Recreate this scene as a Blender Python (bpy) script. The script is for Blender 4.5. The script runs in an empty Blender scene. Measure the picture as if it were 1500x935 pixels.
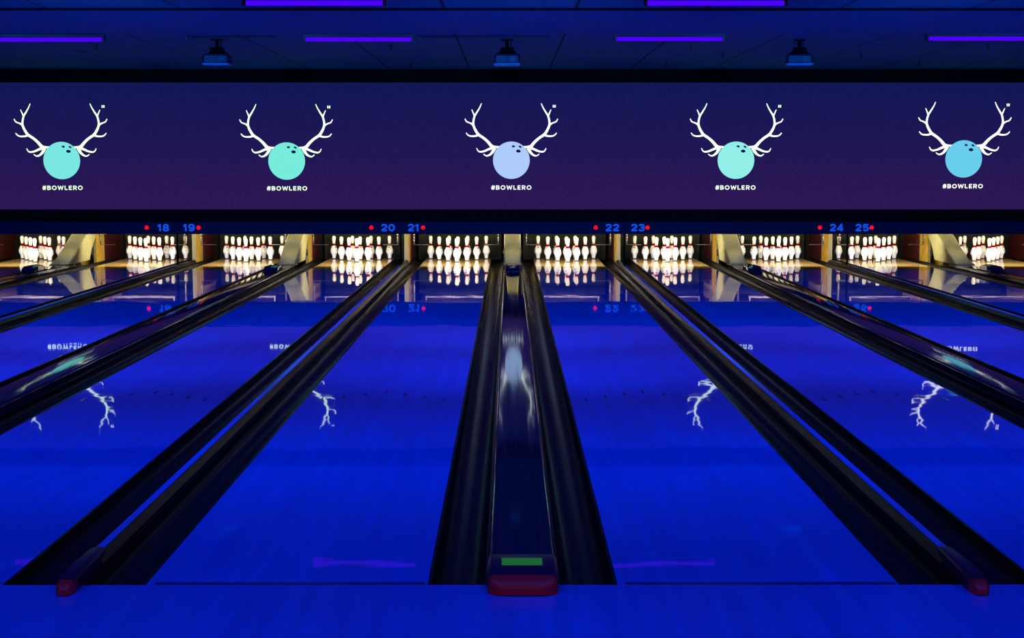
import bpy, math, random
from mathutils import Vector, Matrix
R = random.Random(7)
C = bpy.context.scene.collection
PI = math.pi

# ------------------------------------------------------------------ measures
LW, W1, W2 = 1.054, .711, .536          # lane, wide divider, narrow divider widths
P = W1 + W2 + 2 * LW                    # one lane pair
YM = 16.855                             # front of the masking wall
CEIL = 2.96
WIDE = [-2 * P, -P, 0, P, 2 * P]
NARROW = [-2.5 * P, -1.5 * P, -.5 * P, .5 * P, 1.5 * P, 2.5 * P]
LANES = {}
for k in range(5):                      # left lane of a wide divider ends at it
    LANES[17 + 2 * k] = WIDE[k] - (W1 + LW) / 2
    LANES[18 + 2 * k] = WIDE[k] + (W1 + LW) / 2
GW = .228                               # gutter width

# ------------------------------------------------------------------ mesh helpers
class MB:
    def __init__(s): s.v, s.f = [], []
    def add(s, vs, fs):
        n = len(s.v); s.v += [tuple(v) for v in vs]; s.f += [[n + i for i in f] for f in fs]; return s
    def box(s, x0, x1, y0, y1, z0, z1, b=0):
        if b <= 0:
            return s.add([(x0, y0, z0), (x1, y0, z0), (x1, y1, z0), (x0, y1, z0), (x0, y0, z1), (x1, y0, z1), (x1, y1, z1), (x0, y1, z1)],
                         [(0, 3, 2, 1), (4, 5, 6, 7), (0, 1, 5, 4), (1, 2, 6, 5), (2, 3, 7, 6), (3, 0, 4, 7)])
        r = [(x0 + b, y0), (x1 - b, y0), (x1, y0 + b), (x1, y1 - b), (x1 - b, y1), (x0 + b, y1), (x0, y1 - b), (x0, y0 + b)]
        i = [(x0 + b, y0 + b), (x1 - b, y0 + b), (x1 - b, y0 + b), (x1 - b, y1 - b), (x1 - b, y1 - b), (x0 + b, y1 - b), (x0 + b, y1 - b), (x0 + b, y0 + b)]
        return s.loft([[(p[0], p[1], z0) for p in i], [(p[0], p[1], z0 + b) for p in r], [(p[0], p[1], z1 - b) for p in r], [(p[0], p[1], z1) for p in i]])
    def loft(s, rings, cap=True):
        n = len(rings[0]); vs = [v for r in rings for v in r]; fs = []
        for k in range(len(rings) - 1):
            for i in range(n):
                j = (i + 1) % n; fs.append((k * n + i, k * n + j, (k + 1) * n + j, (k + 1) * n + i))
        if cap: fs += [tuple(range(n))[::-1], tuple(range((len(rings) - 1) * n, len(rings) * n))]
        return s.add(vs, fs)
    def ext_y(s, prof, y0, y1):          # closed profile in (x, z) along y
        return s.loft([[(x, y0, z) for x, z in prof], [(x, y1, z) for x, z in prof]])
    def ext_x(s, prof, x0, x1):          # closed profile in (y, z) along x
        return s.loft([[(x0, y, z) for y, z in prof], [(x1, y, z) for y, z in prof]])
    def lathe(s, prof, seg=24, c=(0, 0, 0), cap=True):
        rings = [[(c[0] + r * math.cos(2 * PI * i / seg), c[1] + r * math.sin(2 * PI * i / seg), c[2] + z) for i in range(seg)] for r, z in prof]
        return s.loft(rings, cap)
    def tube(s, a, b, r, seg=12):
        a, b = Vector(a), Vector(b); q = (b - a).to_track_quat('Z', 'Y')
        rings = [[tuple(p + q @ Vector((r * math.cos(2 * PI * i / seg), r * math.sin(2 * PI * i / seg), 0))) for i in range(seg)] for p in (a, b)]
        return s.loft(rings)
    def build(s, name, m, parent=None, smooth=False, loc=None):
        me = bpy.data.meshes.new(name); me.from_pydata(s.v, [], s.f)
        import bmesh
        bm = bmesh.new(); bm.from_mesh(me); bmesh.ops.recalc_face_normals(bm, faces=bm.faces); bm.to_mesh(me); bm.free()
        me.materials.append(m)
        if smooth:
            me.shade_smooth()
            me.set_sharp_from_angle(angle=math.radians(38))
        o = bpy.data.objects.new(name, me); C.objects.link(o)
        if parent: o.parent = parent
        if loc: o.location = loc
        return o

def tag(o, label=None, cat=None, group=None, kind=None):
    if label: o['label'] = label
    if cat: o['category'] = cat
    if group: o['group'] = group
    if kind: o['kind'] = kind
    return o
def thing(name, label, cat, loc=(0, 0, 0), group=None):
    o = bpy.data.objects.new(name, None); C.objects.link(o); o.location = loc; o.empty_display_size = .1
    return tag(o, label, cat, group)
def dup(root, loc, label, rz=0):
    def cp(o, par):
        c = o.copy(); C.objects.link(c); c.parent = par
        for ch in o.children: cp(ch, c)
        return c
    r = cp(root, None); r.location = loc; r.rotation_euler.z = rz; r['label'] = label
    return r

# ------------------------------------------------------------------ materials
def mat(name, base=(.5, .5, .5), rough=.5, spec=.5, metal=0, emit=None, es=1, coat=0):
    m = bpy.data.materials.new(name); m.use_nodes = True
    b = m.node_tree.nodes['Principled BSDF']
    b.inputs['Base Color'].default_value = (*base, 1); b.inputs['Roughness'].default_value = rough
    b.inputs['Specular IOR Level'].default_value = spec; b.inputs['Metallic'].default_value = metal
    b.inputs['Coat Weight'].default_value = coat
    if emit:
        b.inputs['Emission Color'].default_value = (*emit, 1); b.inputs['Emission Strength'].default_value = es
    return m
class NT:
    def __init__(s, m): s.t = m.node_tree; s.b = s.t.nodes['Principled BSDF']
    def n(s, typ, **k):
        o = s.t.nodes.new(typ)
        for a, v in k.items(): setattr(o, a, v)
        return o
    def l(s, a, b): s.t.links.new(a, b)
    def math(s, op, a, b=None, clamp=False):
        o = s.n('ShaderNodeMath', operation=op); o.use_clamp = clamp
        for i, v in enumerate((a, b)):
            if v is None: continue
            if isinstance(v, (int, float)): o.inputs[i].default_value = v
            else: s.l(v, o.inputs[i])
        return o.outputs[0]
    def noise(s, scale, vec, detail=3, rough=.5):
        mp = s.n('ShaderNodeMapping'); mp.inputs['Scale'].default_value = vec
        s.l(s.co, mp.inputs[0]); no = s.n('ShaderNodeTexNoise'); s.l(mp.outputs[0], no.inputs['Vector'])
        no.inputs['Scale'].default_value = scale; no.inputs['Detail'].default_value = detail; no.inputs['Roughness'].default_value = rough
        return no.outputs[0]
    def coords(s):
        g = s.n('ShaderNodeNewGeometry'); s.co = g.outputs['Position']
        sp = s.n('ShaderNodeSeparateXYZ'); s.l(s.co, sp.inputs[0]); s.x, s.y, s.z = sp.outputs
        return s
    def mulcol(s, base, fac):            # base colour times a factor
        vm = s.n('ShaderNodeVectorMath', operation='SCALE'); vm.inputs[0].default_value = base; s.l(fac, vm.inputs[3])
        return vm.outputs[0]
    def remap(s, v, a, b, c, d):
        o = s.n('ShaderNodeMapRange'); s.l(v, o.inputs[0])
        for i, q in enumerate((a, b, c, d)): o.inputs[i + 1].default_value = q
        return o.outputs[0]
    def bump(s, h, dist, strength=1):
        b = s.n('ShaderNodeBump'); b.inputs['Distance'].default_value = dist; b.inputs['Strength'].default_value = strength
        s.l(h, b.inputs['Height']); s.l(b.outputs[0], s.b.inputs['Normal'])

def lane_material(name, base, rough, lane=True):
    m = mat(name, base, rough); t = NT(m).coords()
    board = t.math('FLOOR', t.math('DIVIDE', t.x, .0272))
    wn = t.n('ShaderNodeTexWhiteNoise', noise_dimensions='1D'); t.l(board, wn.inputs['W'])
    fac = t.remap(wn.outputs[0], 0, 1, .96, 1.04)
    grain = t.remap(t.noise(16, (1, .05, 1), 2), .3, .7, .92, 1.07)
    blot = t.remap(t.noise(1.1, (1, 1, 1), 3), .3, .7, .93, 1.06)
    f = t.math('MULTIPLY', t.math('MULTIPLY', fac, grain), blot)
    if lane:                              # worn panel before the lane joint
        wob = t.math('MULTIPLY', t.noise(2.5, (1, .2, 1), 2), .5)
        a = t.math('GREATER_THAN', t.y, 2.2)
        edge = t.remap(t.math('ADD', t.y, wob), 2.75, 3.05, 1, 0)
        band = t.math('MULTIPLY', a, edge)
        f = t.math('MULTIPLY', f, t.math('SUBTRACT', 1, t.math('MULTIPLY', band, .14)))
        j = t.math('LESS_THAN', t.math('ABSOLUTE', t.math('SUBTRACT', t.y, 2.2)), .006)
        f = t.math('MULTIPLY', f, t.math('SUBTRACT', 1, t.math('MULTIPLY', j, .25)))
    t.l(t.mulcol(base, f), t.b.inputs['Base Color'])
    h = t.noise(4.2, (.7, .8, 1), 1.5, .4)
    b = t.n('ShaderNodeBump'); b.inputs['Distance'].default_value = .0006
    t.l(h, b.inputs['Height']); t.l(b.outputs[0], t.b.inputs['Coat Normal'])
    t.b.inputs['Specular IOR Level'].default_value = 0; t.b.inputs['Roughness'].default_value = .8
    t.b.inputs['Coat Weight'].default_value = 1; t.b.inputs['Coat Roughness'].default_value = rough; t.b.inputs['Coat IOR'].default_value = 1.5
    return m

M = {}
M['lane'] = lane_material('lane_coating', (.015, .16, .80), .02)
M['approach'] = lane_material('approach_coating', (.015, .15, .74), .16, False)
M['deck'] = lane_material('deck_maple', (.37, .25, .085), .05, False)
M['foul'] = mat('foul_line_black', (.01, .01, .2), .3)
M['mark'] = mat('lane_mark', (.01, .02, .32), .2)
def worn_black(name, base, rough, var=.12):
    m = mat(name, base, rough); t = NT(m).coords()
    t.l(t.remap(t.noise(30, (1, .01, 1), 3), .35, .7, rough, rough + var), t.b.inputs['Roughness'])
    t.l(t.mulcol(base, t.remap(t.noise(24, (1, .012, 1), 3), .35, .75, .7, 1.4)), t.b.inputs['Base Color'])
    return m
M['gutter'] = worn_black('gutter_plastic', (.008, .007, .006), .26, .06)
M['cap'] = worn_black('cap_plastic', (.004, .007, .028), .045, .03)
M['rim'] = mat('black_rim', (.003, .003, .003), .5, .2)
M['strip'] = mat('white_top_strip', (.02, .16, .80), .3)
M['endcap'] = mat('end_cap_plastic', (.05, .004, .03), .35)
M['gutter'].node_tree.nodes['Principled BSDF'].inputs['Specular IOR Level'].default_value = .09
M['cap'].node_tree.nodes['Principled BSDF'].inputs['Specular Tint'].default_value = (.5, .85, 1, 1)
M['barpaint'] = mat('sweep_bar_paint', (.05, .03, .05), .5)
M['darkboard'] = mat('dark_board', (.02, .02, .015), .8)
M['red'] = mat('red_bumper', (.4, .012, .02), .45)
M['tape'] = mat('green_tape', (.02, .38, .02), .6, .2, emit=(.01, .10, .015), es=1)
M['black'] = mat('flat_black', (.0015, .0015, .0015), .8, .1)
M['blackmetal'] = mat('black_metal', (.01, .01, .01), .4)
M['fascia'] = mat('fascia_vinyl', (.0, .0, .028), .6, .2)
M['chrome'] = mat('chrome', (.14, .14, .13), .35, metal=1)
M['white'] = mat('white_plastic', (.5, .5, .45), .4)
M['projector'] = mat('projector_shell', (.004, .03, .05), .5)
M['projlit'] = mat('projector_lit_shell', (.05, .5, .6), .5)  # paler than the shell: light off the lanes put into the colour
M['pin'] = mat('pin_coating', (.9, .89, .84), .25)
M['pinred'] = mat('pin_stripe', (.15, .0, .0), .8, .0)
M['pinbase'] = mat('pin_base', (.05, .04, .03), .6)
M['pinmark'] = mat('pin_mark', (.003, .003, .004), .8, 0)
M['pinmark2'] = mat('pin_mark_faint', (.09, .06, .09), .8, 0)
M['wine'] = mat('dark_red_board', (.045, .003, .0025), .45)
M['edge'] = mat('board_edge', (.085, .07, .022), .5)
def mottled(name, base, lo, hi, sc, rough=.5):
    m = mat(name, base, rough); t = NT(m).coords()
    t.l(t.mulcol(base, t.remap(t.noise(sc, (1, 1, 1), 4), .35, .7, lo, hi)), t.b.inputs['Base Color'])
    return m
M['yellow'] = mottled('yellow_board', (.40, .24, .015), .7, 1.15, 9)
M['hood'] = mottled('beige_hood', (.25, .235, .105), .85, 1.08, 12, .55)
M['curtain'] = mottled('pit_curtain', (.017, .019, .013), .4, 1.5, 6, .9)
M['wall'] = mottled('dark_wall', (.02, .02, .05), .8, 1.2, 2, .9)
M['subfloor'] = mottled('dark_subfloor', (.02, .02, .02), .8, 1.2, 2, .9)

def ceiling_material():
    base = (.05, .24, .28)
    m = mat('ceiling_tiles', base, .9, .2); t = NT(m).coords()
    gx = t.math('ABSOLUTE', t.math('SUBTRACT', t.math('FRACT', t.math('DIVIDE', t.math('ADD', t.x, 11.942), 1.19)), .5))
    gx = t.math('LESS_THAN', gx, .010)      # joints at x = .553 + 1.19 k
    gy = t.math('LESS_THAN', t.math('ABSOLUTE', t.math('SUBTRACT', t.math('FRACT', t.math('DIVIDE', t.y, 2.4)), .5)), .0015)
    g = t.math('MAXIMUM', gx, t.math('MULTIPLY', gy, .35))
    f = t.math('MULTIPLY', t.math('SUBTRACT', 1, t.math('MULTIPLY', g, .9)), t.remap(t.noise(2, (1, 1, 1), 4), .3, .7, .88, 1.08))
    t.l(t.mulcol(base, f), t.b.inputs['Base Color'])
    return m
M['ceiling'] = ceiling_material()
M['soffit'] = mottled('soffit_plaster', (.02, .17, .29), .93, 1.05, 3, .9)
M['trim'] = mat('brown_trim', (.12, .04, .01), .6)

def screen_material():
    m = mat('projection', (0, 0, 0), .9, 0); t = NT(m).coords()
    r = t.n('ShaderNodeValToRGB'); t.l(t.remap(t.z, .875, 2.754, 0, 1), r.inputs[0])
    e = r.color_ramp.elements
    e[0].position = 0; e[0].color = (.027, .009, .088, 1); e[1].position = 1; e[1].color = (.0050, .0090, .092, 1)
    k = e.new(.45); k.color = (.015, .0085, .088, 1)
    vm = t.n('ShaderNodeVectorMath', operation='SCALE'); t.l(r.outputs[0], vm.inputs[0])
    t.l(t.remap(t.noise(45, (1, 1, 1), 2, .7), .2, .8, .75, 1.25), vm.inputs[3])
    t.l(vm.outputs[0], t.b.inputs['Emission Color']); t.b.inputs['Emission Strength'].default_value = 1
    return m
M['screen'] = screen_material()
def glow(name, c, s=1): return mat(name, (0, 0, 0), .8, 0, emit=c, es=s)
M['tube'] = glow('blacklight_tube_lit', (.07, .0, 1), 1.0)
M['tube_strong'] = glow('blacklight_tube_room', (0, .004, 1), 60)
M['number'] = glow('number_blue', (.006, .075, .75))
M['led'] = glow('led_red', (1, .004, .02), 1.1)
M['hole'] = glow('projected_dark', (.003, .006, .06))

# ------------------------------------------------------------------ flat artwork helpers (facing -y)
def disc(mb, cx, cz, rx, rz, y, rot=0, seg=48):
    vs = []
    for i in range(seg):
        a = 2 * PI * i / seg; u, v = rx * math.cos(a), rz * math.sin(a)
        vs.append((cx + u * math.cos(rot) - v * math.sin(rot), y, cz + u * math.sin(rot) + v * math.cos(rot)))
    mb.add(vs, [tuple(range(seg))])
def ribbon(mb, pts, ws, y, round_end=True):
    """pts [(x,z)], ws widths; catmull-rom smoothed tapering band"""
    P_, W_ = [], []
    n = len(pts)
    for i in range(n - 1):
        p0, p1, p2, p3 = pts[max(i - 1, 0)], pts[i], pts[i + 1], pts[min(i + 2, n - 1)]
        for k in range(6):
            t = k / 6
            P_.append(tuple(.5 * (2 * p1[j] + (p2[j] - p0[j]) * t + (2 * p0[j] - 5 * p1[j] + 4 * p2[j] - p3[j]) * t * t + (3 * p1[j] - p0[j] - 3 * p2[j] + p3[j]) * t ** 3) for j in (0, 1)))
            W_.append(ws[i] * (1 - t) + ws[i + 1] * t)
    P_.append(pts[-1]); W_.append(ws[-1])
    L, Rr = [], []
    for i, p in enumerate(P_):
        a, b = P_[max(i - 1, 0)], P_[min(i + 1, len(P_) - 1)]
        dx, dz = b[0] - a[0], b[1] - a[1]; d = math.hypot(dx, dz) or 1
        L.append((p[0] - dz / d * W_[i] / 2, y, p[1] + dx / d * W_[i] / 2)); Rr.append((p[0] + dz / d * W_[i] / 2, y, p[1] - dx / d * W_[i] / 2))
    n = len(P_)
    mb.add(L + Rr, [(i, i + 1, n + i + 1, n + i) for i in range(n - 1)])
    if round_end: disc(mb, P_[-1][0], P_[-1][1], W_[-1] / 2, W_[-1] / 2, y, seg=12)
def stroke(mb, pts, w, y):               # sharp polyline, butt ends, round joints
    for i in range(len(pts) - 1):
        a, b = pts[i], pts[i + 1]; dx, dz = b[0] - a[0], b[1] - a[1]; d = math.hypot(dx, dz)
        if d == 0: continue
        u, v = -dz / d * w / 2, dx / d * w / 2
        mb.add([(a[0] + u, y, a[1] + v), (b[0] + u, y, b[1] + v), (b[0] - u, y, b[1] - v), (a[0] - u, y, a[1] - v)], [(0, 1, 2, 3)])
        if i: disc(mb, a[0], a[1], w / 2, w / 2, y, seg=10)
def arc(cx, cz, rx, rz, a0, a1, n=14):
    return [(cx + rx * math.cos(math.radians(a0 + (a1 - a0) * i / n)), cz + rz * math.sin(math.radians(a0 + (a1 - a0) * i / n))) for i in range(n + 1)]
# glyphs: height 1, centre lines inset by half the weight h
h = .11
G = {
 '#': (.80, [[(.24, .0), (.34, 1)], [(.54, 0), (.64, 1)], [(.08, .67), (.80, .67)], [(.04, .33), (.76, .33)]]),
 'B': (.78, [[(h, 0), (h, 1)], [(h, 1 - h), (.42, 1 - h)] + arc(.42, .70, .22, .19, 90, -90) + [(h, .51)], [(h, .51), (.44, .51)] + arc(.44, .31, .24, .20, 90, -90) + [(h, h)]]),
 'O': (1.0, [arc(.5, .5, .40, .40, 0, 360, 28)]),
 'W': (1.22, [[(.08, 1), (.33, .08), (.61, .86), (.89, .08), (1.14, 1)]]),
 'L': (.66, [[(h, 1), (h, h), (.62, h)]]),
 'E': (.70, [[(.64, 1 - h), (h, 1 - h), (h, h), (.64, h)], [(h, .5), (.56, .5)]]),
 'R': (.80, [[(h, 0), (h, 1)], [(h, 1 - h), (.44, 1 - h)] + arc(.44, .66, .24, .23, 90, -90) + [(h, .43)], [(.42, .43), (.68, .0)]]),
 '0': (.95, [arc(.47, .5, .34, .40, 0, 360, 28)]),
 '1': (.62, [[(.36, 0), (.36, 1)], [(.05, .70), (.36, .90)]]),
 '2': (.95, [arc(.47, .68, .32, .23, 165, -30) + [(.14, .13)], [(.10, h), (.86, h)]]),
 '3': (.95, [arc(.45, .71, .30, .20, 160, -90) + [(.36, .51)], [(.36, .51), (.45, .51)] + arc(.45, .30, .34, .21, 90, -160)]),
 '4': (.95, [[(.64, 0), (.64, .95), (.12, .28), (.90, .28)]]),
 '5': (.95, [[(.82, 1 - h), (.22, 1 - h), (.17, .54)] + arc(.46, .34, .34, .24, 120, -155)]),
 '8': (.95, [arc(.47, .71, .28, .19, 0, 360, 24), arc(.47, .30, .34, .21, 0, 360, 24)]),
 '9': (.95, [arc(.46, .66, .33, .25, 0, 360, 24), [(.79, .66)] + arc(.44, .38, .35, .28, 10, -140)]),
}
def text(mb, s, cx, zb, hgt, y, sx=1.0, gap=.12, w=.22):
    tot = sum(G[c][0] for c in s) + gap * (len(s) - 1); x = cx - tot * hgt * sx / 2
    for c in s:
        for st in G[c][1]:
            stroke(mb, [(x + px * hgt * sx, zb + pz * hgt) for px, pz in st], w * hgt, y)
        x += (G[c][0] + gap) * hgt * sx

# ------------------------------------------------------------------ the room
XW = 11.5
def struct(mb, name, m, smooth=False):
    o = mb.build(name, m, smooth=smooth); o['kind'] = 'structure'; return o
struct(MB().box(-XW, XW, -9, 0, -.12, 0), 'floor', M['approach'])
struct(MB().box(-XW, XW, 0, 22, -.30, -.13), 'floor_trench', M['subfloor'])
SX = LANES[17] - LW / 2 - W2
struct(MB().box(-XW, SX, 0, 22, -.13, 0), 'floor_side', M['subfloor'])
struct(MB().box(-SX, XW, 0, 22, -.13, 0), 'floor_side', M['subfloor'])
struct(MB().box(-XW, XW, -9, 22, CEIL, CEIL + .1), 'ceiling', M['ceiling'])
struct(MB().box(-XW, XW, 8.22, 10.74, CEIL - .012, CEIL), 'ceiling_soffit', M['soffit'])
struct(MB().box(-XW - .1, -XW, -9, 22, -.3, CEIL), 'wall_left', M['wall'])
struct(MB().box(XW, XW + .1, -9, 22, -.3, CEIL), 'wall_right', M['wall'])
struct(MB().box(-XW, XW, 22, 22.1, -.3, CEIL), 'wall_back', M['wall'])
struct(MB().box(-XW, XW, -9.1, -9, -.3, CEIL), 'wall_front', M['wall'])
struct(MB().box(-XW, XW, 8.20, 8.22, CEIL - .022, CEIL), 'trim_1', M['black'])
struct(MB().box(-XW, XW, YM - .10, YM - .07, CEIL - .014, CEIL), 'trim_2', M['trim'])

# masking wall: black surround, projected screen, number fascia
mk = thing('masking_frame', 'black surround framing the long purple projection screen above the pins', 'frame', (0, YM, 2.754))
MB().box(-XW, XW, -.07, .12, .001, CEIL - 2.754 - .0).build('top_band', M['black'], mk)
MB().box(-XW, XW, -.01, .12, .695 - 2.754, .878 - 2.754).build('bottom_band', M['black'], mk)
MB().box(-XW, XW, .02, .12, .878 - 2.754, 0).build('backing_board', M['black'], mk)

fa = thing('number_fascia', 'dark blue strip with glowing lane numbers and red dots below the screen', 'fascia', (0, YM, .51))
MB().box(-XW, XW, -.02, .10, 0, .185, .004).build('fascia_board', M['fascia'], fa)
for k, c in enumerate((-1.5 * P, -.5 * P, .5 * P, 1.5 * P)):
    dc = c - .047
    for j, dx in enumerate((-.138, .245)):
        s = str(18 + 2 * k + j); mb = MB()
        text(mb, s, dc + dx, .042, .108, -.0225, 1.0, .08, .25)
        mb.build('lane_number', M['number'], fa)
    for dx in (-.387, .387):
        mb = MB().lathe([(.031, 0), (.031, .006), (.022, .014), (.008, .017)], 20)
        for i, v in enumerate(mb.v): mb.v[i] = (v[0] + dc + dx, -.020 - v[2], .097 + v[1])
        tag(mb.build('indicator_dot', M['led'], fa, True), 'red indicator light')

sc_ = thing('projection_screen', 'long purple projection screen showing five antlered bowling ball logos', 'screen', (0, YM, .878))
MB().box(-XW, XW, 0, .02, 0, 2.754 - .878).build('screen_surface', M['screen'], sc_)
U = .001741
AN = [([(420, 500), (380, 500), (352, 492), (322, 458), (285, 425), (240, 394), (216, 360), (200, 325), (196, 290), (207, 240), (228, 205), (250, 168), (266, 133)],
       [12, 18, 24, 21, 19, 20, 19, 17, 15, 14, 12, 9, 6]),
      ([(200, 325), (188, 308), (165, 295), (140, 285), (126, 263)], [14, 14, 10, 10, 7]),
      ([(207, 240), (196, 212), (184, 185)], [12, 9, 6]),
      ([(245, 396), (210, 407), (172, 407), (150, 398), (136, 382)], [18, 13, 11, 10, 7]),
      ([(372, 502), (330, 518), (290, 535), (255, 541), (236, 532), (225, 512)], [22, 17, 14, 12, 9, 6]),
      ([(378, 508), (358, 545), (333, 568), (307, 575), (284, 561)], [26, 20, 14, 10, 6])]
balls = [((.20, .80, .76), (.80, 1, .72), 0, -.004), ((.19, .84, .72), (.80, 1, .76), -.008, -.012), ((.42, .60, .98), (.86, .93, 1), -.017, 0),
         ((.28, .86, .80), (.84, 1, .84), -.026, 0), ((.14, .62, .84), (.95, 1, .93), .013, .02)]
for k, (bc, ac, dx, dz) in enumerate(balls):
    cx, cz = (k - 2) * P + dx, 1.608 + dz - .878
    mb = MB(); disc(mb, cx, cz, 157 * U, 159 * U, -.004, seg=72)
    b = mb.build('projected_ball', glow('ball_%d' % k, bc), sc_)
    am = glow('antler_%d' % k, (ac[0] ** 1.4, ac[1], ac[2] ** 1.3), 1.45)
    for sgn in (1, -1):
        mb = MB()
        for pts, ws in AN:
            ribbon(mb, [(cx + sgn * (px - 521) * U, cz + (613 - pz) * U) for px, pz in pts], [w * U * 1.12 for w in ws], -.002)
        mb.build('antler', am, b)
    for px, pz, rx, rz, ro in ((538, 495, 14, 9, -.1), (596, 498, 14, 8, -.45), (581, 535, 20, 13, -.1)):
        mb = MB(); disc(mb, cx + (px - 521) * U, cz + (613 - pz) * U, rx * U, rz * U, -.006, ro, 24); mb.build('finger_hole', M['hole'], b)
    mb = MB(); text(mb, '#BOWLERO', cx - .002, cz + (613 - 864) * U, 37 * U, -.002, 1.12, .20, .20); mb.build('lettering', am, b)
    mb = MB()
    for q in (0, 15):
        stroke(mb, [(cx + (358 + q) * U, cz + (613 - 166) * U), (cx + (358 + q) * U, cz + (613 - 144) * U)], 10 * U, -.002)
    mb.build('small_mark', am, b)

# ------------------------------------------------------------------ lanes
def lane_words(n):
    if n == 17: return 'at the far left edge'
    if n == 26: return 'at the far right edge'
    return 'under the glowing number %d' % n
for n, cx in LANES.items():
    t = thing('bowling_lane', 'glossy blue bowling lane %s' % lane_words(n), 'bowling lane', (cx, 0, 0), 'glossy blue bowling lanes')
    MB().box(-LW / 2, LW / 2, 0, 16.38, -.12, 0).build('lane_surface', M['lane'], t)
    tag(MB().box(-LW / 2, LW / 2, 16.38, 19.35, -.12, 0).build('pin_deck', M['deck'], t), 'tan maple pin deck')
    MB().box(-LW / 2 + .03, LW / 2 - .01, .0, .035, 0, .0008).build('foul_line', M['foul'], t)
    for k in range(-3, 4):
        x, y = k * .136 - .012, 4.75 - abs(k) * .115
        MB().add([(x - .013, y - .08, .0008), (x + .013, y - .08, .0008), (x, y + .09, .0008)], [(0, 1, 2)]).build('target_arrow', M['mark'], t)

# ------------------------------------------------------------------ dividers with gutters
def gutter_prof(x0, w):
    rim, dep, n = .014, .088, 14
    pr = [(x0, -.13), (x0, .002), (x0 + rim, .002)]
    for i in range(n + 1):
        a = PI * i / n
        pr.append((x0 + w / 2 - (w / 2 - rim) * math.cos(a), -dep * math.sin(a) ** .8))
    pr += [(x0 + w - rim, .002), (x0 + w, .002), (x0 + w, -.13)]
    return pr
def capring(y, hw, z0, ht, r, n=5):
    pr = [(-hw, y, z0)]
    for i in range(n + 1):
        a = PI - PI / 2 * i / n; pr.append((-hw + r + r * math.cos(a), y, ht - r + r * math.sin(a)))
    for i in range(n + 1):
        a = PI / 2 - PI / 2 * i / n; pr.append((hw - r + r * math.cos(a), y, ht - r + r * math.sin(a)))
    pr.append((hw, y, z0)); return pr
wide = thing('ball_return_divider', '', 'lane divider', (0, 0, 0), 'wide black dividers with two gutters and a flat ball return cap')
HC = .127
for x0 in (-W1 / 2, W1 / 2 - GW):
    MB().ext_y(gutter_prof(x0, GW), 0, 19.35).build('gutter', M['gutter'], wide, True)
MB().loft([capring(.14, HC, -.13, .066, .016), capring(16.95, HC, -.13, .066, .016)]).build('return_cap', M['cap'], wide, True)
eb = MB().loft([capring(.18, HC + .002, .0, .068, .016), capring(.14, HC + .005, 0, .073, .018), capring(-.06, HC + .006, 0, .074, .02), capring(-.10, HC + .001, 0, .066, .022)]).build('end_cap', M['endcap'], wide, True)
tag(MB().loft([capring(-.098, HC + .0015, 0, .0665, .022), capring(-.118, HC - .001, 0, .058, .024), capring(-.138, HC - .018, 0, .046, .026), capring(-.150, HC - .045, .004, .030, .012)]).build('bumper', M['red'], eb, True), 'dark red rounded front bumper')
WW = {-2: 'at the far left edge', -1: 'between the lanes numbered 19 and 20', 0: 'between the lanes numbered 21 and 22',
      1: 'between the lanes numbered 23 and 24', 2: 'at the far right edge'}
for k in (-2, -1, 0, 1, 2):
    lab = 'wide black gutter divider ' + WW[k]
    if k == 0: o = wide; o['label'] = 'wide black gutter divider with green-taped red-nosed cap in the middle'
    else: o = dup(wide, (k * P, 0, 0), lab)
tag(MB().box(-.078, .074, .005, .105, .0737, .0747).build('green_tape', M['tape'], wide), 'strip of green tape')

nar = thing('narrow_divider', '', 'lane divider', (0, 0, 0), 'narrow black dividers with a blue top strip')
for x0 in (-W2 / 2, W2 / 2 - GW):
    MB().ext_y(gutter_prof(x0, GW), 0, 19.35).build('gutter', M['gutter'], nar, True)
hn = (W2 - 2 * GW) / 2
MB().ext_y([(-hn, -.13), (-hn, .01), (-.019, .046), (.019, .046), (hn, .01), (hn, -.13)], .25, 18.05).build('divider_cap', M['gutter'], nar)
tag(MB().box(-.0165, .0165, .33, 16.6, .046, .049).build('top_strip', M['strip'], nar), 'thin bright blue strip along the top')
e2 = MB().loft([capring(.36, .022, 0, .052, .010), capring(.31, .030, 0, .060, .014), capring(.1, .036, 0, .064, .018), capring(-.05, .036, 0, .060, .02), capring(-.10, .033, 0, .052, .02)]).build('end_cap', M['endcap'], nar, True)
tag(MB().loft([capring(-.08, .0345, 0, .054, .018), capring(-.115, .032, 0, .048, .02), capring(-.135, .026, 0, .036, .018), capring(-.147, .016, .004, .024, .008)]).build('bumper', M['red'], e2, True), 'dark red rounded front bumper')
NWORDS = {0: 'at the far left edge', 1: 'between the lanes numbered 18 and 19', 2: 'between the lanes numbered 20 and 21', 3: 'between the lanes numbered 22 and 23',
          4: 'between the lanes numbered 24 and 25', 5: 'at the far right edge'}
for k, x in enumerate(NARROW):
    lab = 'narrow blue-topped gutter divider ' + NWORDS[k]
    if k == 0: nar.location = (x, 0, 0); nar['label'] = lab
    else: dup(nar, (x, 0, 0), lab)

# posts that stand on the narrow dividers under the fascia
post = thing('support_post', 'thin black upright post ' + NWORDS[0], 'post', (NARROW[0], YM + .06, .046), 'thin black posts on the narrow dividers')
MB().box(-.011, .011, -.015, .015, 0, .464).build('upright', M['black'], post)
MB().box(-.020, .020, -.03, .03, 0, .008, .002).build('foot_plate', M['blackmetal'], post)
for k, x in list(enumerate(NARROW))[1:]:
    dup(post, (x, YM + .06, .046), 'thin black upright post ' + NWORDS[k])

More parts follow.
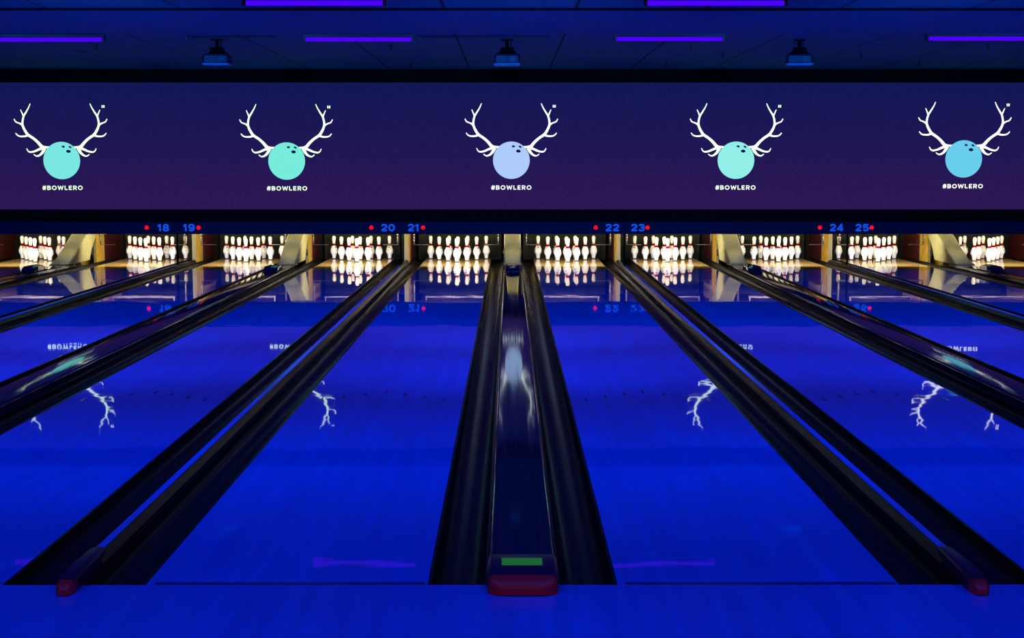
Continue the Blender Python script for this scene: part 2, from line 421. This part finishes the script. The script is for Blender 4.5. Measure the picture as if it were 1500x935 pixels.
# beige hoods over the ball returns, dark humps in front of them
hood = thing('ball_return_hood', '', 'hood', (0, 0, 0), 'sloping beige ball return hoods')
hp = [(16.57, .067), (16.64, .078), (17.12, .26), (17.64, .475), (18.02, .66), (18.45, .66), (18.14, .45), (17.86, .24), (17.72, .067)]
mb = MB(); n = len(hp); bev = .02
mb.loft([[(-.120 + bev * .5, y, z) for y, z in hp], [(-.128, y + .012, z) for y, z in hp]], True)
mb = MB()
rings = []
for x, ins in ((-.128, .022), (-.116, .004), (-.108, 0), (.108, 0), (.116, .004), (.128, .022)):
    rings.append([(x, y + (ins if i < 5 else 0), z - (ins * .3 if 0 < i < 4 else 0)) for i, (y, z) in enumerate(hp)])
mb.loft(rings).build('hood_shell', M['hood'], hood)
fr = [(16.50, .067), (16.50, .073), (16.60, .082), (16.72, .090), (16.72, .067)]
MB().ext_x(fr, -.132, .132).build('base_flange', M['hood'], hood)
for sx in (-1, 1):                        # round wheel bracket on the flank
    x = sx * .129
    mb = MB()
    ring = [[(x + sx * d, 17.88 + r * math.cos(a * PI / 9), .17 + r * math.sin(a * PI / 9)) for a in range(18)] for r, d in ((.055, 0), (.055, .012), (.03, .014), (.03, .02))]
    mb.loft(ring).build('side_wheel', M['blackmetal'], hood, True)
hump = thing('track_hump', '', 'cover', (0, 0, 0), 'dark wedge covers on the ball return caps')
def gable(y, hw, z1, pk):
    return [(-hw, y, .072), (-hw, y, z1), (-hw * .35, y, z1 + pk * .8), (0, y, z1 + pk), (hw * .35, y, z1 + pk * .8), (hw, y, z1), (hw, y, .072)]
MB().loft([gable(15.12, .092, .080, .002), gable(15.17, .096, .112, .008), gable(15.27, .098, .134, .018), gable(15.48, .098, .136, .018), gable(15.58, .096, .118, .012), gable(15.61, .092, .080, .002)]).build('wedge_shell', M['cap'], hump)
MB().ext_x([(15.09, .0665), (15.09, .072), (15.66, .072), (15.66, .0665)], -.112, .112).build('wedge_base', M['gutter'], hump)
for k in (-2, -1, 0, 1, 2):
    l1 = 'sloping beige hood rising ' + WW[k]; l2 = 'small dark wedge cover on the cap ' + WW[k]
    if k == -2:
        hood.location = hump.location = (k * P, 0, 0); hood['label'] = l1; hump['label'] = l2
    else:
        dup(hood, (k * P, 0, 0), l1); dup(hump, (k * P, 0, 0), l2)

# ------------------------------------------------------------------ kickback walls
def kick(name, x, hw, lab, sides):
    t = thing('kickback_wall', lab, 'side wall', (x, 18.1, 0), 'yellow and dark red kickback walls beside the pin decks')
    MB().box(-hw, hw, .012, 1.5, -.06, .85).build('board', M['yellow'], t)
    MB().box(-hw - .004, hw + .004, 1.5, 2.2, -.06, .85).build('rear_board', M['darkboard'], t)
    tag(MB().box(-hw - .003, hw + .003, 0, .012, -.06, .85).build('front_edge', M['edge'], t), 'beige front edge')
    for s in sides:
        x0 = s * hw
        tag(MB().box(min(x0, x0 + s * .006), max(x0, x0 + s * .006), .50, 1.50, -.05, .415).build('side_panel', M['wine'], t), 'dark red side panel')
    return t
LFT, RGT = 'left', 'right'
for k, x in enumerate(NARROW):
    kick('n', x, .030, 'thin yellow kickback wall behind the narrow divider ' + NWORDS[k], (-1, 1))
for i, k in enumerate((-2, -1, 0, 1, 2)):
    for s in (-1, 1):
        kick('w', k * P + s * .105, .016, 'yellow and dark red kickback wall beside a hood, lane %s' % {-5: '17, left edge', -3: '19', -1: '21', 1: '22', 3: '24', 5: '26, right edge', -4: '18', -2: '20', 2: '23', 4: '25'}[{(-2, -1): -5, (-2, 1): -4, (-1, -1): -3, (-1, 1): -2, (0, -1): -1, (0, 1): 1, (1, -1): 2, (1, 1): 3, (2, -1): 4, (2, 1): 5}[(k, s)]], (s,))

# ------------------------------------------------------------------ things behind the masking, lane by lane
def wall_of(n, s):                        # x offset from the lane centre of the wall beside it, s = -1 / +1
    nar_side = (s == 1) if n % 2 == 0 else (s == -1)
    return s * (LW / 2 + (W2 / 2 - .13 if nar_side else W1 / 2 - .22))
for n, cx in LANES.items():
    w = lane_words(n)
    # pit curtain
    t = thing('pit_curtain', 'dark curtain behind the pins ' + w, 'curtain', (cx, 19.72, 0), 'dark pit curtains')
    mb = MB(); k = 41; top, bot = [], []
    for i in range(k):
        x = -.70 + 1.4 * i / (k - 1); o = .018 * math.sin(i * .9 + n) + .012 * math.sin(i * .37)
        top.append((x, o * .5, .64)); bot.append((x, o * 1.4, -.06))
    f = top + bot + [(x, y + .012, z) for x, y, z in top] + [(x, y + .012, z) for x, y, z in bot]
    fs = []
    for i in range(k - 1):
        fs += [(i, k + i, k + i + 1, i + 1), (2 * k + i, 2 * k + i + 1, 3 * k + i + 1, 3 * k + i), (i, i + 1, 2 * k + i + 1, 2 * k + i), (k + i, 3 * k + i, 3 * k + i + 1, k + i + 1)]
    mb.add(f, fs); mb.build('cloth', M['curtain'], t, True)
    MB().tube((-.70, 0, .64), (.70, 0, .64), .012).build('rail', M['blackmetal'], t, True)
    # pinsetter over the deck, with its sweep bar
    t = thing('pinsetter', 'dark pinsetter machine hidden over the pins ' + w, 'pinsetter', (cx, 18.1, .62), 'dark pinsetter machines')
    MB().box(-.62, .62, .25, 1.55, .02, .7, .02).build('machine_body', M['blackmetal'], t)
    MB().box(-.55, .55, -.06, .25, .05, .12, .01).build('front_beam', M['blackmetal'], t)
    tag(MB().box(-.50, .50, -.10, -.07, -.095, -.065, .004).build('sweep_bar', M['barpaint'], t), 'grey sweep bar')
    for s in (-1, 1):
        MB().box(s * .48 - .01, s * .48 + .01, -.095, -.075, -.07, .06).build('bar_hanger', M['blackmetal'], t)
    # pair of hanging arms
    for s in (-1, 1):
        x = wall_of(n, s)
        a = thing('hanging_arm', 'chrome arm hanging %s of the pins %s' % (LFT if s < 0 else RGT, w), 'hanging arm', (cx + x, 18.02, .33), 'chrome and black arms hanging beside the pins')
        MB().box(-.016, .010, .004, .03, -.02, .42, .002).build('bracket', M['blackmetal'], a)
        mb = MB()
        mb.lathe([(.004, .0), (.010, .015), (.005, .03), (.012, .055), (.012, .075), (.006, .09), (.011, .10), (.011, .125), (.007, .135), (.007, .33)], 14)
        mb.build('chrome_rod', M['chrome'], a, True)
        MB().tube((0, .012, -.045), (-s * .23, .012, -.045), .0045).build('guard_bar', M['chrome'], a, True)
        MB().box(-.006, .006, .006, .018, -.05, 0).build('bar_clip', M['blackmetal'], a)
        MB().tube((0, .01, .36), (-s * .10, .01, .36), .008).build('pivot', M['blackmetal'], a, True)
    # deck light fixture on the back of the masking
    t = thing('deck_light', 'slim deck light fixture ' + w, 'light fixture', (cx, YM + .12, .535), 'deck light fixtures')
    MB().ext_x([(.0, .0), (.0, .12), (.30, .12), (.30, .05), (.20, .0)], -.74, .74).build('housing', M['white'], t)
    tag(MB().box(-.70, .70, .285, .292, .0, .05).build('diffuser_frame', M['chrome'], t), 'thin bright rim')
    L = bpy.data.lights.new('deck_lamp', 'AREA'); L.shape = 'RECTANGLE'; L.size = .86; L.size_y = .05; L.energy = 45; L.color = (1, .88, .62)
    lo = bpy.data.objects.new('deck_lamp', L); C.objects.link(lo); lo.parent = t; lo.location = (0, .31, .015)
    lo.rotation_euler = Vector((0, .90, -.44)).to_track_quat('-Z', 'Y').to_euler()
for k in (-2, -1, 0, 1, 2):               # little fill lamps added to light the hood faces
    t = thing('hood_fill_lamp', 'small added fill lamp over the hood ' + WW[k], 'light fixture', (k * P, YM + .115, .55), 'small fill lamps added over the beige hoods')
    MB().box(-.12, .12, 0, .10, 0, .08, .01).build('housing', M['blackmetal'], t)
    L = bpy.data.lights.new('hood_fill_bulb', 'AREA'); L.shape = 'RECTANGLE'; L.size = .2; L.size_y = .06; L.energy = 1.5; L.color = (1, .88, .52)
    lo = bpy.data.objects.new('hood_fill_bulb', L); C.objects.link(lo); lo.parent = t; lo.location = (0, .02, -.006); lo.rotation_euler = Vector((0, -.25, -.95)).to_track_quat('-Z', 'Y').to_euler()

# ------------------------------------------------------------------ pins
PP = [(.0255, 0), (.0258, .004), (.0285, .012), (.0358, .0572), (.0415, .075), (.0497, .0857), (.0575, .105), (.0605, .1143), (.0600, .130), (.0578, .1492), (.0530, .168), (.0462, .184), (.0394, .200), (.0315, .2183), (.0270, .232),
      (.0247, .2389), (.0234, .254), (.0236, .266), (.0256, .282), (.0280, .298), (.0305, .315), (.0320, .330), (.0323, .343), (.0305, .357), (.0262, .368), (.019, .376), (.010, .3800), (.002, .3810)]
def prad(z):
    for (r0, z0), (r1, z1) in zip(PP, PP[1:]):
        if z0 <= z <= z1: return r0 + (r1 - r0) * (z - z0) / (z1 - z0)
    return .02
pin = thing('bowling_pin', '', 'bowling pin', (0, 0, 0), 'white bowling pins with red neck stripes')
MB().lathe(PP, 28).build('pin_body', M['pin'], pin, True)
mb = MB(); mb.lathe([(.0262, 0), (.0288, .006), (.0305, .011), (.0290, .011)], 28)
tag(mb.build('base_ring', M['pinbase'], pin, True), 'dark base ring')
mb = MB()
mb.lathe([(prad(z) + .0007, z) for z in (.2165, .224, .232, .240, .2475)], 28, cap=False)
S = 28                                    # crown-like teeth above the stripe
for i in range(8):
    a0 = 2 * PI * i / 8
    f = lambda a, z: ((prad(z) + .0007) * math.cos(a), (prad(z) + .0007) * math.sin(a), z)
    mb.add([f(a0 - .28, .246), f(a0 + .28, .246), f(a0 + .12, .258), f(a0, .270), f(a0 - .12, .258)], [(0, 1, 2, 3, 4)])
tag(mb.build('neck_stripe', M['pinred'], pin, True), 'red crown-topped neck stripe')
def pin_mark(z0, w, hgt, bars):
    mb = MB()
    f = lambda a, z: ((prad(z) + .0006) * math.sin(a), -(prad(z) + .0006) * math.cos(a), z)
    for (u0, u1, v0, v1) in bars:
        n = 4
        for i in range(n):
            a0 = (u0 + (u1 - u0) * i / n) * w; a1 = (u0 + (u1 - u0) * (i + 1) / n) * w
            mb.add([f(a0, z0 + v0 * hgt), f(a1, z0 + v0 * hgt), f(a1, z0 + v1 * hgt), f(a0, z0 + v1 * hgt)], [(0, 1, 2, 3)])
    return mb
bars = [(-1, -.75, 0, 1), (-.9, -.2, .8, 1), (-.9, -.3, .42, .58), (-.35, -.15, .5, .95), (0, .9, .8, 1), (0, .2, .05, .9), (.1, .8, .4, .55), (.6, .9, .0, .45)]
dark = pin_mark(.166, .50, .044, bars).build('printed_mark', M['pinmark'], pin)
faint = pin_mark(.132, .28, .018, bars).build('faint_mark', M['pinmark2'], pin)
rows = [('head pin', 0, 0)]
names10 = [(0, 0, 'head pin at the front'), (1, -.5, 'second row, left pin'), (1, .5, 'second row, right pin'), (2, -1, 'third row, left pin'), (2, 0, 'third row, middle pin'), (2, 1, 'third row, right pin'),
           (3, -1.5, 'back row, left corner pin'), (3, -.5, 'back row, inner left pin'), (3, .5, 'back row, inner right pin'), (3, 1.5, 'back row, right corner pin')]
first = True
for n, cx in LANES.items():
    for (row, off, nm) in names10:
        loc = (cx + off * .3048, 18.23 + row * .264, .0)
        lab = 'white bowling pin with red neck stripe, %s, lane %s' % (nm, {17: 'at left edge', 26: 'at right edge'}.get(n, '%d' % n))
        rz = R.uniform(-1.0, 1.0) if R.random() < .75 else R.uniform(1.5, 4.5)
        if first: pin.location = loc; pin['label'] = lab; pin.rotation_euler.z = rz; first = False
        else: dup(pin, loc, lab, rz)

# ------------------------------------------------------------------ blacklight tubes
def tube_light(mt):
    t = thing('blacklight_tube', '', 'ceiling light', (0, 0, CEIL), 'violet blacklight tubes on the ceiling')
    MB().box(-.60, .60, -.028, .028, -.030, 0, .004).build('housing', M['blackmetal'], t)
    tag(MB().tube((-.575, 0, -.060), (.575, 0, -.060), .021, 20).build('glowing_tube', mt, t, True), 'glowing violet tube')
    for s in (-1, 1):
        MB().box(s * .600 - .028 * (s > 0), s * .600 + .028 * (s < 0), -.026, .026, -.086, -.024, .004).build('end_socket', M['blackmetal'], t)
    return t
words = {(-1.5, 0): 'far row, over the divider between lanes 18 and 19', (-.5, 0): 'far row, over the divider between lanes 20 and 21', (.5, 0): 'far row, over the divider between lanes 22 and 23',
         (1.5, 0): 'far row, over the divider between lanes 24 and 25', (-.5, 1): 'near row at the top edge, left of the middle', (.5, 1): 'near row at the top edge, right of the middle'}
proto = None
for (kx, r), wd in words.items():
    y = 10.87 if r == 0 else 7.22
    if r == 0: y -= kx * .05
    lab = 'glowing violet tube, ' + wd
    if proto is None:
        proto = tube_light(M['tube']); proto.location = (kx * P, y, CEIL if r else CEIL); proto['label'] = lab
    else: dup(proto, (kx * P, y, CEIL), lab)

# fill floods added out of view to light the lanes an even blue
def flood(x, y, energy, target, size=.5, spot=1.5, color=(0, .10, 1)):
    t = thing('fill_flood', 'black housed added fill lamp under the ceiling over the approach', 'ceiling light', (x, y, CEIL), 'added fill lamps over the approach')
    MB().box(-.02, .02, -.02, .02, -.12, 0).build('stem', M['blackmetal'], t)
    MB().box(-.16, .16, -.08, .08, -.20, -.12, .01).build('housing', M['blackmetal'], t)
    L = bpy.data.lights.new('fill_flood_bulb', 'SPOT'); L.spot_size = spot; L.spot_blend = 1; L.shadow_soft_size = .12; L.energy = energy; L.color = color
    lo = bpy.data.objects.new('fill_flood_bulb', L); C.objects.link(lo); lo.parent = t; lo.location = (0, .0, -.33)
    lo.rotation_euler = (Vector(target) - Vector((x, y, CEIL - .33))).to_track_quat('-Z', 'Y').to_euler()
for x in (-7.2, -3.6, 0, 3.6, 7.2):
    flood(x, 4.9, 1200, (x, 12.4, 0), spot=1.3, color=(0, .16, 1))
    flood(x, 4.6, 400, (x, 7.4, 0), spot=2.0, color=(0, .12, 1))
for x in (-5.0, -3, -1, 1, 3, 5.0):
    flood(x, 1.8, 140, (x, 3.2, 0), spot=2.3)
    flood(x, -1.2, 85, (x, -.6, 0), spot=2.6)
# warm fill lamp added behind the viewer to bring out the red bumpers
t = thing('warm_fill_lamp', 'dim reddish added fill lamp behind the approach', 'ceiling light', (0, -7.5, CEIL))
MB().box(-1.1, 1.1, -.1, .1, -.10, 0, .01).build('housing', M['blackmetal'], t)
L = bpy.data.lights.new('warm_fill_bulb', 'AREA'); L.shape = 'RECTANGLE'; L.size = 2; L.size_y = .2; L.energy = 45; L.color = (1, .12, .05)
lo = bpy.data.objects.new('warm_fill_bulb', L); C.objects.link(lo); lo.parent = t; lo.location = (0, .12, -.11)
lo.rotation_euler = Vector((0, .8, -.6)).to_track_quat('-Z', 'Y').to_euler()

# ------------------------------------------------------------------ projectors
pr = thing('ceiling_projector', '', 'projector', (0, 0, 0), 'projectors hanging from the ceiling')
MB().box(-.065, .065, -.05, .05, -.012, 0, .003).build('ceiling_plate', M['black'], pr)
MB().lathe([(.020, -.10), (.020, -.01)], 14).build('drop_pole', M['black'], pr, True)
MB().box(-.075, .075, -.06, .06, -.165, -.09, .01).build('mount_box', M['black'], pr)
MB().ext_x([(-.04, -.17), (.04, -.17), (.02, -.02), (.0, -.02)], .035, .043).build('side_bracket', M['black'], pr)
for s in (-1, 1):
    MB().tube((s * .06, 0, -.12), (s * .11, .03, -.17), .012).build('mount_arm', M['black'], pr, True)
body = MB().box(-.147, .147, -.13, .13, -.284, -.165, .022).build('projector_body', M['projector'], pr, True)
tag(MB().box(-.149, .149, -.132, .132, -.292, -.270, .008).build('lit_underside', M['projlit'], pr, True), 'underside coloured as lit from below')  # slab carrying the painted bounce light of the underside
mb = MB(); mb.tube((.06, -.132, -.225), (.06, .16, -.225), .03, 18); mb.build('lens', M['blackmetal'], body, True)
mb = MB()
for i in range(5): mb.box(-.12, -.02, -.1325, -.129, -.255 + i * .014, -.249 + i * .014)
mb.build('vent_grille', M['blackmetal'], body)
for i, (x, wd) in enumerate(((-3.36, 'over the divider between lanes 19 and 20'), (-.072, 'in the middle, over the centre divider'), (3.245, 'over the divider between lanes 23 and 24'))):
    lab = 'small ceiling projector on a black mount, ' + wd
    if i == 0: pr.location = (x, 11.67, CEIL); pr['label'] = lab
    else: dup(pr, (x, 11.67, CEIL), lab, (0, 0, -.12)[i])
# thin conduits beside two projectors
for x0, x1, lab in ((-3.62, -2.62, 'thin black ceiling conduit above the projector between lanes 19 and 20'), (-1.05, .40, 'thin black conduit on the ceiling above the middle projector')):
    t = thing('ceiling_conduit', lab, 'conduit', ((x0 + x1) / 2, 11.2, CEIL)); hl = (x1 - x0) / 2
    MB().tube((-hl, 0, -.010), (hl, 0, -.010), .009, 10).build('pipe', M['blackmetal'], t, True)
    MB().box(-hl, -hl + .03, -.012, .012, -.05, 0, .003).build('end_bracket', M['blackmetal'], t)
# sprinklers
spr = thing('ceiling_sprinkler', '', 'sprinkler', (0, 0, 0), 'small dark sprinkler heads on the ceiling')
MB().lathe([(.034, 0), (.034, -.006), (.02, -.010)], 16).build('escutcheon', M['blackmetal'], spr, True)
MB().lathe([(.012, -.008), (.012, -.035), (.007, -.05)], 12).build('stem', M['blackmetal'], spr, True)
MB().lathe([(.026, -.052), (.028, -.058)], 14).build('deflector', M['blackmetal'], spr, True)
for i, (x, y, wd) in enumerate(((-4.96, 12.5, 'beside the end of the far-left violet tube'), (-4.98, 15.6, 'near the screen over lane 18'), (-1.45, 12.48, 'under the tube over lane 21'), (-1.43, 15.58, 'near the screen over lane 21'),
                 (2.11, 12.47, 'under the tube over lane 23'), (2.66, 13.7, 'beside the right projector, over lane 23'), (4.42, 13.7, 'right of the right projector'), (5.59, 15.26, 'near the screen over lane 25'),
                 (5.57, 12.24, 'under the far-right violet tube'), (2.13, 15.42, 'near the screen over lane 23'))):
    lab = 'tiny dark sprinkler head on the ceiling, ' + wd
    if i == 0: spr.location = (x, y, CEIL); spr['label'] = lab
    else: dup(spr, (x, y, CEIL), lab)

# ------------------------------------------------------------------ camera, world, look
cam = bpy.data.cameras.new('camera'); co = bpy.data.objects.new('camera', cam); C.objects.link(co)
cam.sensor_fit = 'HORIZONTAL'; cam.sensor_width = 36; cam.lens = 36 * 2179.3 / 1500; cam.clip_end = 200
pi_, ya = .1047, .0019
fwd = Vector((math.sin(ya) * math.cos(pi_), math.cos(ya) * math.cos(pi_), -math.sin(pi_)))
co.location = (-.05, -5.4325, 1.5714)
co.rotation_euler = fwd.to_track_quat('-Z', 'Y').to_euler()
S_ = bpy.context.scene; S_.camera = co
w = bpy.data.worlds.new('world'); S_.world = w; w.use_nodes = True
w.node_tree.nodes['Background'].inputs[0].default_value = (0, 0, .01, 1); w.node_tree.nodes['Background'].inputs[1].default_value = .1
S_.view_settings.view_transform = 'Standard'; S_.view_settings.look = 'None'
S_.view_settings.exposure = 0; S_.view_settings.gamma = 1; S_.view_settings.use_curve_mapping = False
S_.cycles.use_denoising = True
S_.cycles.max_bounces = 8; S_.cycles.sample_clamp_indirect = 6
